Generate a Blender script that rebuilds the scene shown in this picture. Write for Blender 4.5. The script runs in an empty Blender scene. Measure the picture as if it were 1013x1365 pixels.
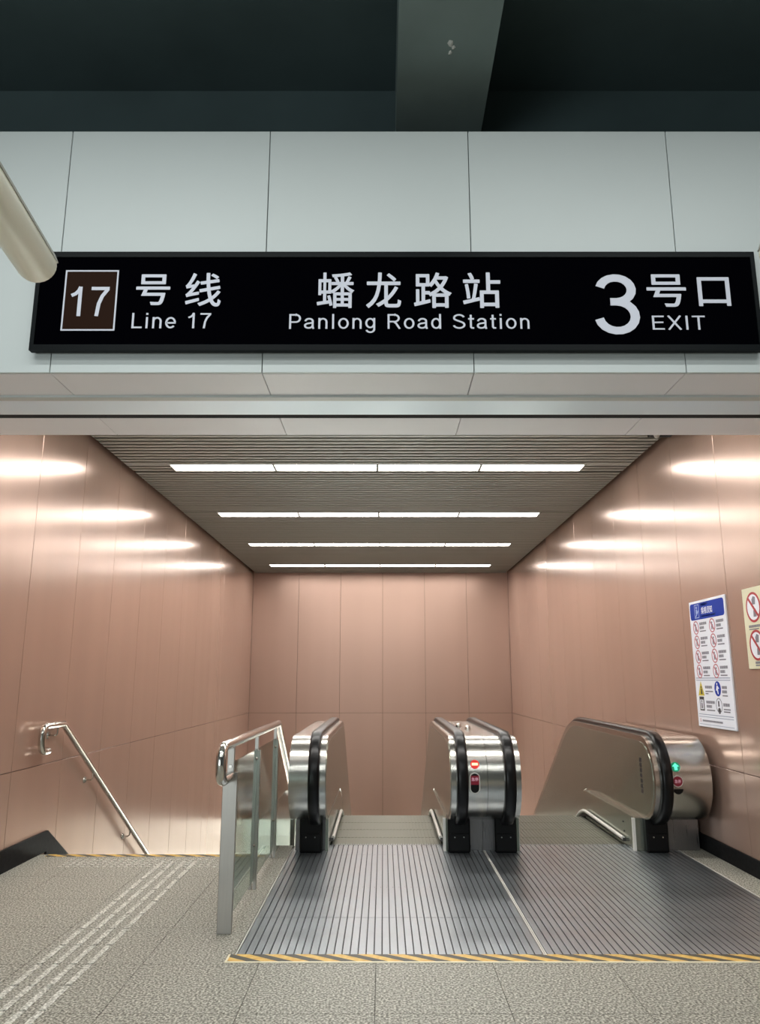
import bpy, bmesh, math, random
from mathutils import Vector, Matrix

random.seed(7)
PI = math.pi
scene = bpy.context.scene
col = scene.collection


def srgb(r, g, b):
    def f(c):
        c = c / 255.0
        return c / 12.92 if c <= 0.04045 else ((c + 0.055) / 1.055) ** 2.4
    return (f(r), f(g), f(b), 1.0)


# ------------------------------------------------------------------ camera
FOC = 1026.0
EYE = 1.5
PITCH = math.atan(223.0 / FOC)
cam_d = bpy.data.cameras.new('camera')
cam_d.sensor_fit = 'HORIZONTAL'
cam_d.sensor_width = 36.0
cam_d.lens = FOC / 1013.0 * 36.0
cam_d.shift_x = -4.5 / 1013.0
cam_d.clip_end = 200
cam = bpy.data.objects.new('camera', cam_d)
cam.location = (0, 0, EYE)
cam.rotation_euler = (PI / 2 + PITCH, 0, 0)
col.objects.link(cam)
scene.camera = cam

# ------------------------------------------------------------------ world, light, exposure
world = bpy.data.worlds.new('world')
scene.world = world
world.use_nodes = True
bg = world.node_tree.nodes['Background']
bg.inputs[0].default_value = (0.80, 0.92, 1.0, 1)
bg.inputs[1].default_value = 0.05
vs = scene.view_settings
vs.view_transform = 'Standard'
vs.look = 'None'
vs.exposure = 0.0
vs.gamma = 1.0
vs.use_curve_mapping = False
scene.cycles.use_denoising = True
scene.cycles.max_bounces = 8
scene.cycles.sample_clamp_indirect = 6.0


def area_light(name, loc, target, sx, sy, power, color):
    d = bpy.data.lights.new(name, 'AREA')
    d.shape = 'RECTANGLE'
    d.size = sx
    d.size_y = sy
    d.energy = power
    d.color = color
    o = bpy.data.objects.new(name, d)
    o.location = loc
    o.rotation_euler = (Vector(target) - Vector(loc)).to_track_quat('-Z', 'Y').to_euler()
    col.objects.link(o)
    return o


# daylight from the street entrance behind and left of the viewer, and the concourse lights downstairs
area_light('entrance_daylight', (-4.5, -5.0, 1.7), (0.3, 4.1, 3.6), 7.0, 3.0, 330, (0.90, 0.98, 1.0))
for hy in (1.9, 0.2, -2.0):
    area_light('hall_fill_strip', (0.0, hy, 5.3), (0.0, hy, 0.0), 7.0, 0.16, 125, (0.97, 1.0, 0.98))  # unseen strips added to light the floor and put bright bands on the newels
area_light('concourse_light', (0.0, 26.0, -1.55), (0.0, 26.5, -5.2), 9.0, 12.0, 9500, (0.92, 0.98, 1.0))

# ------------------------------------------------------------------ materials
MATS = {}


def mat(name, color, metallic=0.0, rough=0.5, grain=None, grain_col=0.0, grain_rough=0.0, bump=0.0,
        speckle=None, emit=None, emit_str=0.0, coat=0.0, aniso=0.0, spec=0.5, grain_detail=4.0):
    """Principled material; grain = noise scale per axis in object space."""
    m = bpy.data.materials.new(name)
    m.use_nodes = True
    nt = m.node_tree
    b = nt.nodes['Principled BSDF']
    b.inputs['Base Color'].default_value = color
    b.inputs['Metallic'].default_value = metallic
    b.inputs['Roughness'].default_value = rough
    b.inputs['Specular IOR Level'].default_value = spec
    b.inputs['Coat Weight'].default_value = coat
    b.inputs['Anisotropic'].default_value = aniso
    if emit is not None:
        b.inputs['Emission Color'].default_value = emit
        b.inputs['Emission Strength'].default_value = emit_str
    if grain is not None or speckle is not None:
        tc = nt.nodes.new('ShaderNodeTexCoord')
        mp = nt.nodes.new('ShaderNodeMapping')
        mp.inputs['Scale'].default_value = grain if grain is not None else (1, 1, 1)
        nz = nt.nodes.new('ShaderNodeTexNoise')
        nz.inputs['Scale'].default_value = 1.0
        nz.inputs['Detail'].default_value = grain_detail
        nt.links.new(tc.outputs['Object'], mp.inputs['Vector'])
        nt.links.new(mp.outputs['Vector'], nz.inputs['Vector'])
        if speckle is not None:
            scale, dark, light = speckle
            nz.inputs['Scale'].default_value = scale
            nz.inputs['Detail'].default_value = 3.0
            cr = nt.nodes.new('ShaderNodeValToRGB')
            cr.color_ramp.elements[0].position = 0.36
            cr.color_ramp.elements[0].color = dark
            cr.color_ramp.elements[1].position = 0.64
            cr.color_ramp.elements[1].color = light
            e = cr.color_ramp.elements.new(0.5)
            e.color = color
            nt.links.new(nz.outputs['Fac'], cr.inputs['Fac'])
            nt.links.new(cr.outputs['Color'], b.inputs['Base Color'])
        elif grain_col > 0:
            mr = nt.nodes.new('ShaderNodeMapRange')
            mr.inputs['From Min'].default_value = 0.3
            mr.inputs['From Max'].default_value = 0.7
            mr.inputs['To Min'].default_value = 1.0 - grain_col
            mr.inputs['To Max'].default_value = 1.0 + grain_col
            mx = nt.nodes.new('ShaderNodeMix')
            mx.data_type = 'RGBA'
            mx.blend_type = 'MULTIPLY'
            mx.inputs[0].default_value = 1.0
            mx.inputs[6].default_value = color
            nt.links.new(nz.outputs['Fac'], mr.inputs['Value'])
            nt.links.new(mr.outputs['Result'], mx.inputs[7])
            nt.links.new(mx.outputs[2], b.inputs['Base Color'])
        if grain_rough > 0:
            mr2 = nt.nodes.new('ShaderNodeMapRange')
            mr2.inputs['From Min'].default_value = 0.3
            mr2.inputs['From Max'].default_value = 0.7
            mr2.inputs['To Min'].default_value = rough - grain_rough
            mr2.inputs['To Max'].default_value = rough + grain_rough
            nt.links.new(nz.outputs['Fac'], mr2.inputs['Value'])
            nt.links.new(mr2.outputs['Result'], b.inputs['Roughness'])
        if bump > 0:
            bp = nt.nodes.new('ShaderNodeBump')
            bp.inputs['Strength'].default_value = bump
            bp.inputs['Distance'].default_value = 0.002
            nt.links.new(nz.outputs['Fac'], bp.inputs['Height'])
            nt.links.new(bp.outputs['Normal'], b.inputs['Normal'])
    MATS[name] = m
    return m


COPPER = mat('brushed_copper_panel', srgb(188, 157, 141), 0.47, 0.21, (3.0, 3.0, 0.02), 0.02, 0.0, grain_detail=1.0)
COPPER_B = mat('copper_panel_matt', srgb(182, 152, 138), 0.55, 0.36, (3.0, 3.0, 0.02), 0.015, 0.0, grain_detail=1.0)
JOINT = mat('panel_joint_shadow_gap', srgb(78, 58, 50), 0.0, 0.8)
STEEL = mat('brushed_steel', srgb(186, 184, 178), 1.0, 0.22, (3, 120, 120), 0.02, 0.015)
STEEL_SIDE = mat('brushed_steel_side', srgb(158, 163, 150), 0.85, 0.2, (60, 120, 3), 0.02, 0.015)
STEEL_TUBE = mat('polished_steel_tube', srgb(200, 198, 192), 1.0, 0.16)
STEEL_POST = mat('satin_steel_post', srgb(168, 165, 160), 0.9, 0.36, (90, 90, 4), 0.04, 0.04)
STEEL_PLINTH = mat('grey_steel_plinth', srgb(140, 138, 138), 0.9, 0.3, (90, 90, 4), 0.04, 0.04)
PLATE = mat('ribbed_aluminium', srgb(152, 158, 163), 0.9, 0.33, (40, 6, 1), 0.10, 0.06, 0.05)
PLATE_DARK = mat('groove_dark', srgb(46, 48, 50), 0.2, 0.6)
STEP = mat('escalator_step_metal', srgb(116, 115, 103), 0.5, 0.5, (160, 4, 40), 0.12, 0.05, 0.1)
BLACK_RUBBER = mat('black_rubber_handrail', srgb(9, 9, 10), 0.0, 0.3, spec=0.3)
BLACK_PLASTIC = mat('black_plastic', srgb(9, 9, 10), 0.0, 0.4, spec=0.25)
BRUSH = mat('white_deflector_strip', srgb(226, 224, 218), 0.2, 0.3)
GRANITE = mat('speckled_granite', srgb(141, 139, 128), 0.0, 0.5, speckle=(85, srgb(82, 79, 70), srgb(202, 200, 188)), spec=0.35)
TACTILE = mat('pale_granite_bar', srgb(188, 186, 176), 0.0, 0.6, speckle=(85, srgb(140, 138, 128), srgb(232, 230, 222)))
SCREED = mat('dark_joint_mortar', srgb(92, 90, 84), 0.0, 0.8)
BLACK_GRANITE = mat('black_granite', srgb(28, 28, 29), 0.0, 0.5, (30, 30, 30), 0.25, spec=0.05)
WHITE_PANEL = mat('white_aluminium_panel', srgb(194, 201, 200), 0.1, 0.5, (1.2, 1.2, 1.2), 0.015)
SOFFIT = mat('grey_white_soffit_panel', srgb(238, 240, 244), 0.1, 0.5, (1.5, 1.5, 1.5), 0.015)
SHUTTER = mat('blue_grey_shutter_bar', srgb(222, 240, 252), 0.1, 0.4)
DARK_GAP = mat('dark_gap', srgb(16, 18, 18), 0.0, 0.9)
DARK_PAINT = mat('dark_green_grey_paint', srgb(68, 84, 86), 0.0, 0.7, (1.1, 1.1, 1.1), 0.15)
BEAM_PAINT = mat('dark_grey_beam_paint', srgb(116, 130, 127), 0.0, 0.65, (2, 2, 2), 0.10)
PLASTER = mat('bare_white_plaster', srgb(205, 205, 200), 0.0, 0.9)
SLAT = mat('taupe_aluminium_slat', srgb(126, 126, 118), 0.2, 0.45)
PLENUM = mat('dark_plenum', srgb(30, 28, 26), 0.0, 0.9)
LAMP_FRAME = mat('white_lamp_frame', srgb(196, 194, 188), 0.0, 0.5)
DIFFUSER = mat('lit_diffuser', srgb(255, 255, 250), 0.0, 0.5, emit=(1.0, 0.975, 0.93, 1), emit_str=27.5)
SIGN_BLACK = mat('black_sign_face', srgb(3, 3, 6), 0.0, 0.3, spec=0.0)
SIGN_FRAME = mat('black_sign_frame', srgb(16, 20, 22), 0.0, 0.4, spec=0.08)
SIGN_BROWN = mat('brown_sign_square', srgb(40, 23, 14), 0.0, 0.5, spec=0.04)
SIGN_WHITE = mat('pale_sign_lettering', srgb(205, 208, 220), 0.0, 0.5)
PENDANT = mat('cream_lamp_tube', srgb(246, 244, 226), 0.0, 0.38)
PENDANT_TOP = mat('grey_lamp_housing', srgb(150, 148, 138), 0.3, 0.4)
WHITE_PAINT = mat('white_paint', srgb(215, 213, 206), 0.0, 0.7)
HALL_GREY = mat('grey_hall_wall', srgb(120, 124, 124), 0.0, 0.6)
NOTICE_WHITE = mat('white_notice_board', srgb(236, 238, 246), 0.0, 0.4, spec=0.2)
NOTICE_CREAM = mat('cream_notice_board', srgb(224, 220, 190), 0.0, 0.4)
NOTICE_BLUE = mat('blue_print', srgb(22, 56, 160), 0.0, 0.45, spec=0.1)
NOTICE_RED = mat('red_print', srgb(176, 40, 50), 0.0, 0.4)
NOTICE_PINK = mat('pale_red_print', srgb(190, 112, 124), 0.0, 0.4)
NOTICE_GREY = mat('grey_print', srgb(120, 118, 130), 0.0, 0.4)
NOTICE_DARK = mat('black_print', srgb(40, 38, 44), 0.0, 0.4)
NOTICE_YELLOW = mat('yellow_print', srgb(200, 180, 40), 0.0, 0.4)
NOTICE_PALEBLUE = mat('pale_blue_print', srgb(176, 192, 226), 0.0, 0.4)
NOTICE_LINE = mat('blue_grey_rule', srgb(140, 150, 175), 0.0, 0.4)
RED_LAMP = mat('lit_red_lamp', srgb(190, 20, 18), 0.0, 0.3, emit=(0.9, 0.03, 0.02, 1), emit_str=0.35)
RED_BAR = mat('lit_orange_white_bar', srgb(255, 210, 170), 0.0, 0.3, emit=(1.0, 0.62, 0.36, 1), emit_str=1.0)
GREEN_DARK = mat('lit_green_disc', srgb(10, 110, 80), 0.0, 0.3, emit=(0.0, 0.16, 0.09, 1), emit_str=0.8)
GREEN_LAMP = mat('lit_green_arrow', srgb(90, 230, 190), 0.0, 0.3, emit=(0.10, 0.85, 0.52, 1), emit_str=1.0)
STOP_RED = mat('dark_red_stop_button', srgb(130, 24, 46), 0.0, 0.3)
STOP_TEXT = mat('pink_white_lettering', srgb(235, 180, 200), 0.0, 0.4)
TAPE_EDGE = mat('cream_tape_edge', srgb(226, 218, 190), 0.0, 0.5)


def glass_mat():
    m = bpy.data.materials.new('balustrade_glass')
    m.use_nodes = True
    b = m.node_tree.nodes['Principled BSDF']
    b.inputs['Base Color'].default_value = srgb(214, 232, 224)
    b.inputs['Roughness'].default_value = 0.03
    b.inputs['Transmission Weight'].default_value = 1.0
    b.inputs['IOR'].default_value = 1.45
    return m


def hazard_mat():
    m = bpy.data.materials.new('yellow_black_hazard_stripes')
    m.use_nodes = True
    nt = m.node_tree
    b = nt.nodes['Principled BSDF']
    b.inputs['Roughness'].default_value = 0.5
    tc = nt.nodes.new('ShaderNodeTexCoord')
    sx = nt.nodes.new('ShaderNodeSeparateXYZ')
    nt.links.new(tc.outputs['Object'], sx.inputs[0])
    a = nt.nodes.new('ShaderNodeMath')           # x + 1.1*y : slanted stripes
    a.operation = 'MULTIPLY_ADD'
    a.inputs[1].default_value = 1.6
    nt.links.new(sx.outputs['Y'], a.inputs[0])
    nt.links.new(sx.outputs['X'], a.inputs[2])
    d = nt.nodes.new('ShaderNodeMath')
    d.operation = 'DIVIDE'
    d.inputs[1].default_value = 0.172
    nt.links.new(a.outputs[0], d.inputs[0])
    f = nt.nodes.new('ShaderNodeMath')
    f.operation = 'FRACT'
    nt.links.new(d.outputs[0], f.inputs[0])
    g = nt.nodes.new('ShaderNodeMath')
    g.operation = 'GREATER_THAN'
    g.inputs[1].default_value = 0.52
    nt.links.new(f.outputs[0], g.inputs[0])
    nz = nt.nodes.new('ShaderNodeTexNoise')
    nz.inputs['Scale'].default_value = 25
    nt.links.new(tc.outputs['Object'], nz.inputs['Vector'])
    y = nt.nodes.new('ShaderNodeValToRGB')
    y.color_ramp.elements[0].position = 0.35
    y.color_ramp.elements[0].color = srgb(206, 160, 70)
    y.color_ramp.elements[1].position = 0.65
    y.color_ramp.elements[1].color = srgb(224, 190, 104)
    nt.links.new(nz.outputs['Fac'], y.inputs['Fac'])
    mx = nt.nodes.new('ShaderNodeMix')
    mx.data_type = 'RGBA'
    nt.links.new(g.outputs[0], mx.inputs[0])
    nt.links.new(y.outputs['Color'], mx.inputs[6])
    mx.inputs[7].default_value = srgb(66, 62, 52)
    nt.links.new(mx.outputs[2], b.inputs['Base Color'])
    return m


GLASS = glass_mat()
HAZARD = hazard_mat()

# ------------------------------------------------------------------ mesh helpers


def empty(name, loc, label=None, cat=None, group=None):
    o = bpy.data.objects.new(name, None)
    o.location = loc
    o.empty_display_size = 0.1
    col.objects.link(o)
    tag(o, label, cat, group)
    return o


def tag(o, label=None, cat=None, group=None, kind=None):
    if label:
        o['label'] = label
    if cat:
        o['category'] = cat
    if group:
        o['group'] = group
    if kind:
        o['kind'] = kind
    return o


def adopt(o, parent):
    """parent without moving: meshes below are made in world coordinates"""
    o.parent = parent
    loc = Vector(parent.location)      # every parent here stands unrotated, its world position is its own location
    o.matrix_parent_inverse = Matrix.Translation(-loc)


def link_mesh(name, me, m, parent=None, kind=None, label=None):
    if m is not None and not me.materials:
        me.materials.append(m)
    o = bpy.data.objects.new(name, me)
    col.objects.link(o)
    if parent is not None:
        adopt(o, parent)
    if kind:
        o['kind'] = kind
    if label:
        o['label'] = label
    return o


def finish(name, bm, m, parent=None, smooth=None, kind=None, label=None, bevel=None, seg=1):
    if bevel:
        bmesh.ops.bevel(bm, geom=bm.edges[:], offset=bevel, segments=seg, profile=0.5, affect='EDGES')
    bmesh.ops.recalc_face_normals(bm, faces=bm.faces[:])
    me = bpy.data.meshes.new(name)
    bm.to_mesh(me)
    bm.free()
    if smooth is not None:
        me.polygons.foreach_set('use_smooth', [True] * len(me.polygons))
        me.set_sharp_from_angle(angle=math.radians(smooth))
    return link_mesh(name, me, m, parent, kind, label)


def add_box(bm, a, b):
    x0, y0, z0 = a
    x1, y1, z1 = b
    v = [bm.verts.new(p) for p in ((x0, y0, z0), (x1, y0, z0), (x1, y1, z0), (x0, y1, z0),
                                   (x0, y0, z1), (x1, y0, z1), (x1, y1, z1), (x0, y1, z1))]
    for f in ((0, 3, 2, 1), (4, 5, 6, 7), (0, 1, 5, 4), (1, 2, 6, 5), (2, 3, 7, 6), (3, 0, 4, 7)):
        bm.faces.new([v[i] for i in f])
    return v


def box(name, a, b, m, parent=None, bevel=None, kind=None, label=None):
    bm = bmesh.new()
    add_box(bm, a, b)
    return finish(name, bm, m, parent, kind=kind, label=label, bevel=bevel)


def add_prism_x(bm, poly, x0, x1):
    """poly = [(y, z)...] extruded along x"""
    A = [bm.verts.new((x0, y, z)) for y, z in poly]
    B = [bm.verts.new((x1, y, z)) for y, z in poly]
    n = len(poly)
    bm.faces.new(A)
    bm.faces.new(B[::-1])
    for i in range(n):
        bm.faces.new([A[i], B[i], B[(i + 1) % n], A[(i + 1) % n]])
    return A, B


def add_tube(bm, pts, r, n=12, ends=True):
    pts = [Vector(p) for p in pts]
    rings = []
    prev = None
    for i, p in enumerate(pts):
        if i == 0:
            t = (pts[1] - p)
        elif i == len(pts) - 1:
            t = (p - pts[i - 1])
        else:
            t = (pts[i + 1] - p).normalized() + (p - pts[i - 1]).normalized()
        t.normalize()
        if prev is None:
            up = Vector((0, 0, 1)) if abs(t.z) < 0.9 else Vector((1, 0, 0))
            nrm = (up - t * up.dot(t)).normalized()
        else:
            nrm = (prev - t * prev.dot(t)).normalized()
        prev = nrm
        bn = t.cross(nrm)
        rings.append([bm.verts.new(p + r * (math.cos(a) * nrm + math.sin(a) * bn))
                      for a in [2 * PI * k / n for k in range(n)]])
    for A, B in zip(rings, rings[1:]):
        for k in range(n):
            bm.faces.new([A[k], A[(k + 1) % n], B[(k + 1) % n], B[k]])
    if ends:
        bm.faces.new(rings[0][::-1])
        bm.faces.new(rings[-1])


def tube(name, pts, r, m, parent=None, n=12):
    bm = bmesh.new()
    add_tube(bm, pts, r, n)
    return finish(name, bm, m, parent, smooth=40)


def fillet(pts, r, n=6):
    """round the inner corners of a polyline"""
    pts = [Vector(p) for p in pts]
    out = [pts[0]]
    for a, b, c in zip(pts, pts[1:], pts[2:]):
        d1 = (a - b)
        d2 = (c - b)
        l = min(r, d1.length * 0.49, d2.length * 0.49)
        p1 = b + d1.normalized() * l
        p2 = b + d2.normalized() * l
        for k in range(n + 1):
            t = k / n
            out.append((1 - t) ** 2 * p1 + 2 * t * (1 - t) * b + t * t * p2)
    out.append(pts[-1])
    return out


# Latin glyphs drawn as even-width strokes on a 0..1 cap height (grotesque style); each is (advance, strokes)
def arc(cx, cy, rx, ry, a0, a1, n=14):
    return [(cx + rx * math.cos(math.radians(a0 + (a1 - a0) * k / n)), cy + ry * math.sin(math.radians(a0 + (a1 - a0) * k / n))) for k in range(n + 1)]


H_ = 0.06   # half a stroke
GLYPHS = {
    ' ': (0.30, []),
    '1': (0.56, [[(0.10, 0.70), (0.22, 0.76), (0.31, 0.86), (0.36, 1.0)], [(0.36, 0.0), (0.36, 1.0)]]),
    '7': (0.62, [[(0.04, 0.94), (0.58, 0.94)], [(0.545, 0.93), (0.38, 0.68), (0.29, 0.42), (0.245, 0.0)]]),
    '3': (0.62, [arc(0.30, 0.735, 0.215, 0.205, 168, -88), arc(0.30, 0.285, 0.245, 0.245, 88, -170), [(0.22, 0.53), (0.31, 0.53)]]),
    'L': (0.60, [[(0.12, 1.0), (0.12, 0.0)], [(0.12, 0.055), (0.58, 0.055)]]),
    'E': (0.70, [[(0.12, 1.0), (0.12, 0.0)], [(0.12, 0.055), (0.65, 0.055)], [(0.12, 0.52), (0.60, 0.52)], [(0.12, 0.945), (0.64, 0.945)]]),
    'X': (0.70, [[(0.06, 1.0), (0.64, 0.0)], [(0.64, 1.0), (0.06, 0.0)]]),
    'I': (0.30, [[(0.15, 1.0), (0.15, 0.0)]]),
    'T': (0.66, [[(0.33, 1.0), (0.33, 0.0)], [(0.02, 0.945), (0.64, 0.945)]]),
    'P': (0.70, [[(0.12, 1.0), (0.12, 0.0)], [(0.12, 0.945), (0.40, 0.945)] + arc(0.40, 0.7, 0.21, 0.245, 90, -90) + [(0.12, 0.455)]]),
    'R': (0.76, [[(0.12, 1.0), (0.12, 0.0)], [(0.12, 0.945), (0.42, 0.945)] + arc(0.42, 0.715, 0.21, 0.23, 90, -90) + [(0.12, 0.485)],
                 [(0.38, 0.485), (0.50, 0.36), (0.68, 0.0)]]),
    'S': (0.70, [arc(0.35, 0.735, 0.245, 0.21, 15, 205) + [(0.24, 0.57), (0.46, 0.47)] + arc(0.35, 0.27, 0.265, 0.215, 40, -170)]),
    'i': (0.26, [[(0.13, 0.73), (0.13, 0.0)], [(0.13, 1.0), (0.13, 0.88)]]),
    'l': (0.26, [[(0.13, 1.0), (0.13, 0.0)]]),
    'n': (0.58, [[(0.11, 0.73), (0.11, 0.0)], [(0.11, 0.42)] + arc(0.29, 0.46, 0.18, 0.22, 165, 0) + [(0.47, 0.0)]]),
    'o': (0.60, [arc(0.30, 0.365, 0.215, 0.315, 90, 450, 26)]),
    'a': (0.59, [[(0.085, 0.52)] + arc(0.28, 0.52, 0.18, 0.16, 150, 0) + [(0.46, 0.15), (0.50, 0.0)],
                 [(0.46, 0.415), (0.28, 0.375)] + arc(0.25, 0.21, 0.175, 0.155, 95, 270) + [(0.34, 0.07), (0.43, 0.14), (0.46, 0.25)]]),
    'e': (0.60, [[(0.09, 0.355), (0.51, 0.355)] + arc(0.30, 0.365, 0.215, 0.315, 2, 320, 24)]),
    'd': (0.60, [[(0.48, 1.0), (0.48, 0.0)], arc(0.28, 0.365, 0.20, 0.315, 0, 360, 24)]),
    'g': (0.60, [[(0.48, 0.73), (0.48, 0.02)] + arc(0.285, -0.02, 0.195, 0.21, 0, -165), arc(0.28, 0.385, 0.20, 0.295, 0, 360, 24)]),
    't': (0.33, [[(0.15, 0.95), (0.15, 0.13), (0.20, 0.06), (0.31, 0.055)], [(0.02, 0.675), (0.31, 0.675)]]),
}


def latin_mesh(body, half, track=0.09):
    bm = bmesh.new()
    x = 0.0
    for ch in body:
        adv, strokes = GLYPHS[ch]
        for si, st in enumerate(strokes):
            pts = [Vector((px + x, py)) for px, py in st]
            closed = (pts[0] - pts[-1]).length < 1e-4
            L = []
            R = []
            for i, p in enumerate(pts):
                if closed and i in (0, len(pts) - 1):
                    d1 = (pts[-1] - pts[-2]).normalized()
                    d2 = (pts[1] - pts[0]).normalized()
                else:
                    d1 = (p - pts[max(0, i - 1)]).normalized() if i else (pts[1] - p).normalized()
                    d2 = (pts[min(len(pts) - 1, i + 1)] - p).normalized() if i < len(pts) - 1 else d1
                t = (d1 + d2).normalized()
                nrm = Vector((-t.y, t.x))
                k = half / max(0.5, nrm.dot(Vector((-d1.y, d1.x))))
                L.append(p + nrm * k)
                R.append(p - nrm * k)
            top = [[bm.verts.new((q.x, q.y, 1.0 + 0.12 * si)) for q in side] for side in (L, R)]
            bot = [[bm.verts.new((q.x, q.y, 0.0)) for q in side] for side in (L, R)]
            for i in range(len(pts) - 1):
                bm.faces.new([top[1][i], top[1][i + 1], top[0][i + 1], top[0][i]])
                bm.faces.new([bot[0][i], bot[0][i + 1], bot[1][i + 1], bot[1][i]])
                for s in (0, 1):
                    f = [top[s][i], top[s][i + 1], bot[s][i + 1], bot[s][i]]
                    bm.faces.new(f if s == 0 else f[::-1])
            if not closed:
                for i in (0, -1):
                    bm.faces.new([top[0][i], bot[0][i], bot[1][i], top[1][i]])
        x += adv + track
    bmesh.ops.recalc_face_normals(bm, faces=bm.faces[:])
    me = bpy.data.meshes.new('lettering')
    bm.to_mesh(me)
    bm.free()
    return me


def text_mesh(body, weight=0.0):
    if all(c in GLYPHS for c in body):
        return latin_mesh(body, weight if weight > 0.03 else H_)
    cu = bpy.data.curves.new('lettering_curve', 'FONT')
    cu.body = body
    cu.extrude = 0.004
    cu.resolution_u = 5
    o = bpy.data.objects.new('lettering_curve', cu)
    col.objects.link(o)
    bpy.context.view_layer.update()
    dg = bpy.context.evaluated_depsgraph_get()
    me = bpy.data.meshes.new_from_object(o.evaluated_get(dg))
    bpy.data.objects.remove(o)
    bpy.data.curves.remove(cu)
    if weight > 0:                                   # heavier strokes: the glyph laid over itself a hair aside
        bm = bmesh.new()
        for k in range(8):
            n0 = len(bm.verts)
            bm.from_mesh(me)
            bm.verts.ensure_lookup_table()
            for v in bm.verts[n0:]:
                v.co.x += weight * math.cos(k * PI / 4)
                v.co.y += weight * math.sin(k * PI / 4)
                v.co.z += 0.0011 * k
        bm.to_mesh(me)
        bm.free()
    return me


def fit_text(name, body, u0, v0, u1, v1, mapper, m, parent, weight=0.0, depth=0.002, label=None):
    """flat lettering fitted to the rectangle u0..u1, v0..v1; mapper(u, v, d) gives the world point"""
    me = text_mesh(body, weight)
    if not len(me.vertices):
        return None
    xs = [v.co.x for v in me.vertices]
    ys = [v.co.y for v in me.vertices]
    zs = [v.co.z for v in me.vertices]
    ax, bx, ay, by, z0, z1 = min(xs), max(xs), min(ys), max(ys), min(zs), max(zs)
    for v in me.vertices:
        u = u0 + (v.co.x - ax) / (bx - ax) * (u1 - u0)
        w = v0 + (v.co.y - ay) / (by - ay) * (v1 - v0)
        d = (v.co.z - z0) / max(1e-6, z1 - z0) * depth
        v.co = mapper(u, w, d)
    me.materials.clear()
    return link_mesh(name, me, m, parent, label=label)


# ------------------------------------------------------------------ dimensions (metres)
XL, XR = -3.03, 2.90          # passage walls
FY = 4.10                     # face of the fascia
SZ = 3.20                     # soffit height
SY = 5.24                     # back edge of the soffit
CZ = 3.93                     # slatted ceiling
YB = 17.90                    # end wall
JZ = 0.76                     # horizontal wall joint
STAIR_Y = 7.23
SLOPE = math.tan(math.radians(30))

# ------------------------------------------------------------------ floor
floor = empty('floor', (0, 4, 0))
floor['kind'] = 'structure'
bm = bmesh.new()
add_box(bm, (-7, -6, -0.25), (7, 4.57, -0.012))
add_box(bm, (XL, 4.57, -0.25), (-0.83, STAIR_Y - 0.03, -0.012))
add_box(bm, (-0.83, 4.57, -0.25), (XR, 7.6, -0.03))
finish('screed', bm, SCREED, floor)


def tiles(x0, x1, y0, y1, px=0.63, py=0.63, ox=-0.67, oy=4.57, g=0.0016):
    i0 = math.floor((x0 - ox) / px)
    i1 = math.ceil((x1 - ox) / px)
    j0 = math.floor((y0 - oy) / py)
    j1 = math.ceil((y1 - oy) / py)
    for i in range(i0, i1):
        for j in range(j0, j1):
            a, b = max(x0, ox + i * px), min(x1, ox + (i + 1) * px)
            c, d = max(y0, oy + j * py), min(y1, oy + (j + 1) * py)
            if b - a > 0.01 and d - c > 0.01:
                box('floor_tile', (a + g, c + g, -0.03), (b - g, d - g, 0.0), GRANITE, floor)


tiles(-3.9, 3.7, 2.05, 4.57)
tiles(XL, -0.83, 4.57, STAIR_Y)
tiles(-0.83, XR, 4.57, 4.705)
tiles(2.655, XR, 4.705, 7.9)
# hall floor out of view
box('hall_paving', (-7, -6, -0.012), (7, 2.05, 0.0), GRANITE, floor)
# narrow granite kerb between the stairs and the escalator
bm = bmesh.new()
add_prism_x(bm, [(STAIR_Y, 0), (7.6, 0.0), (17, -(17 - 7.6) * SLOPE), (17, -6), (STAIR_Y, -6)], -1.02, -0.83)
finish('kerb', bm, GRANITE, floor)

# raised tactile bars leading to the stairs and the dotted warning tiles
for j in range(11):
    y0 = 3.665 + j * 0.3
    for k in range(4):
        x = -1.85 + 0.09 * k
        box('tactile_bar', (x - 0.017, y0 + 0.01, 0.0), (x + 0.017, y0 + 0.29, 0.004), TACTILE, floor)
bm = bmesh.new()
for i in range(22):
    for j in range(5):
        add_box(bm, (-2.66 + i * 0.06, 6.75 + j * 0.065, 0.0), (-2.632 + i * 0.06, 6.782 + j * 0.065, 0.004))
finish('tactile_dots', bm, TACTILE, floor, kind='stuff')

# ------------------------------------------------------------------ stairs down
stairs = empty('staircase', (-2.0, STAIR_Y, 0), 'granite staircase going down beside the left copper wall', 'stairs')
for k in range(26):
    y = STAIR_Y - 0.02 + 0.29 * k
    z = -0.17 * (k + 1)
    box('step', (XL + 0.005, y + (0.0 if k else 0.0), z - 0.2), (-1.03, y + 0.32, z), GRANITE, stairs)

# ------------------------------------------------------------------ walls
wl = box('wall_left', (XL - 0.25, FY + 0.01, -6.0), (XL - 0.02, YB + 0.3, 4.9), JOINT, kind='structure')
wr = box('wall_right', (XR + 0.02, FY + 0.01, -6.0), (XR + 0.25, YB + 0.3, 4.9), JOINT, kind='structure')
wb = box('wall_back', (XL - 0.02, YB + 0.02, -1.50), (XR + 0.02, YB + 0.3, 4.9), JOINT, kind='structure')


def panel_column(x, y0, y1, parent, inward, m):
    g = 0.003
    for z0, z1 in ((-5.2, -1.7), (-1.7, JZ), (JZ, 3.99)):
        a, b = sorted((x, x - inward * 0.02))
        box('wall_panel', (a, y0 + g, z0 + g), (b, y1 - g, z1 - g), m, parent, bevel=0.0015)


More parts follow.
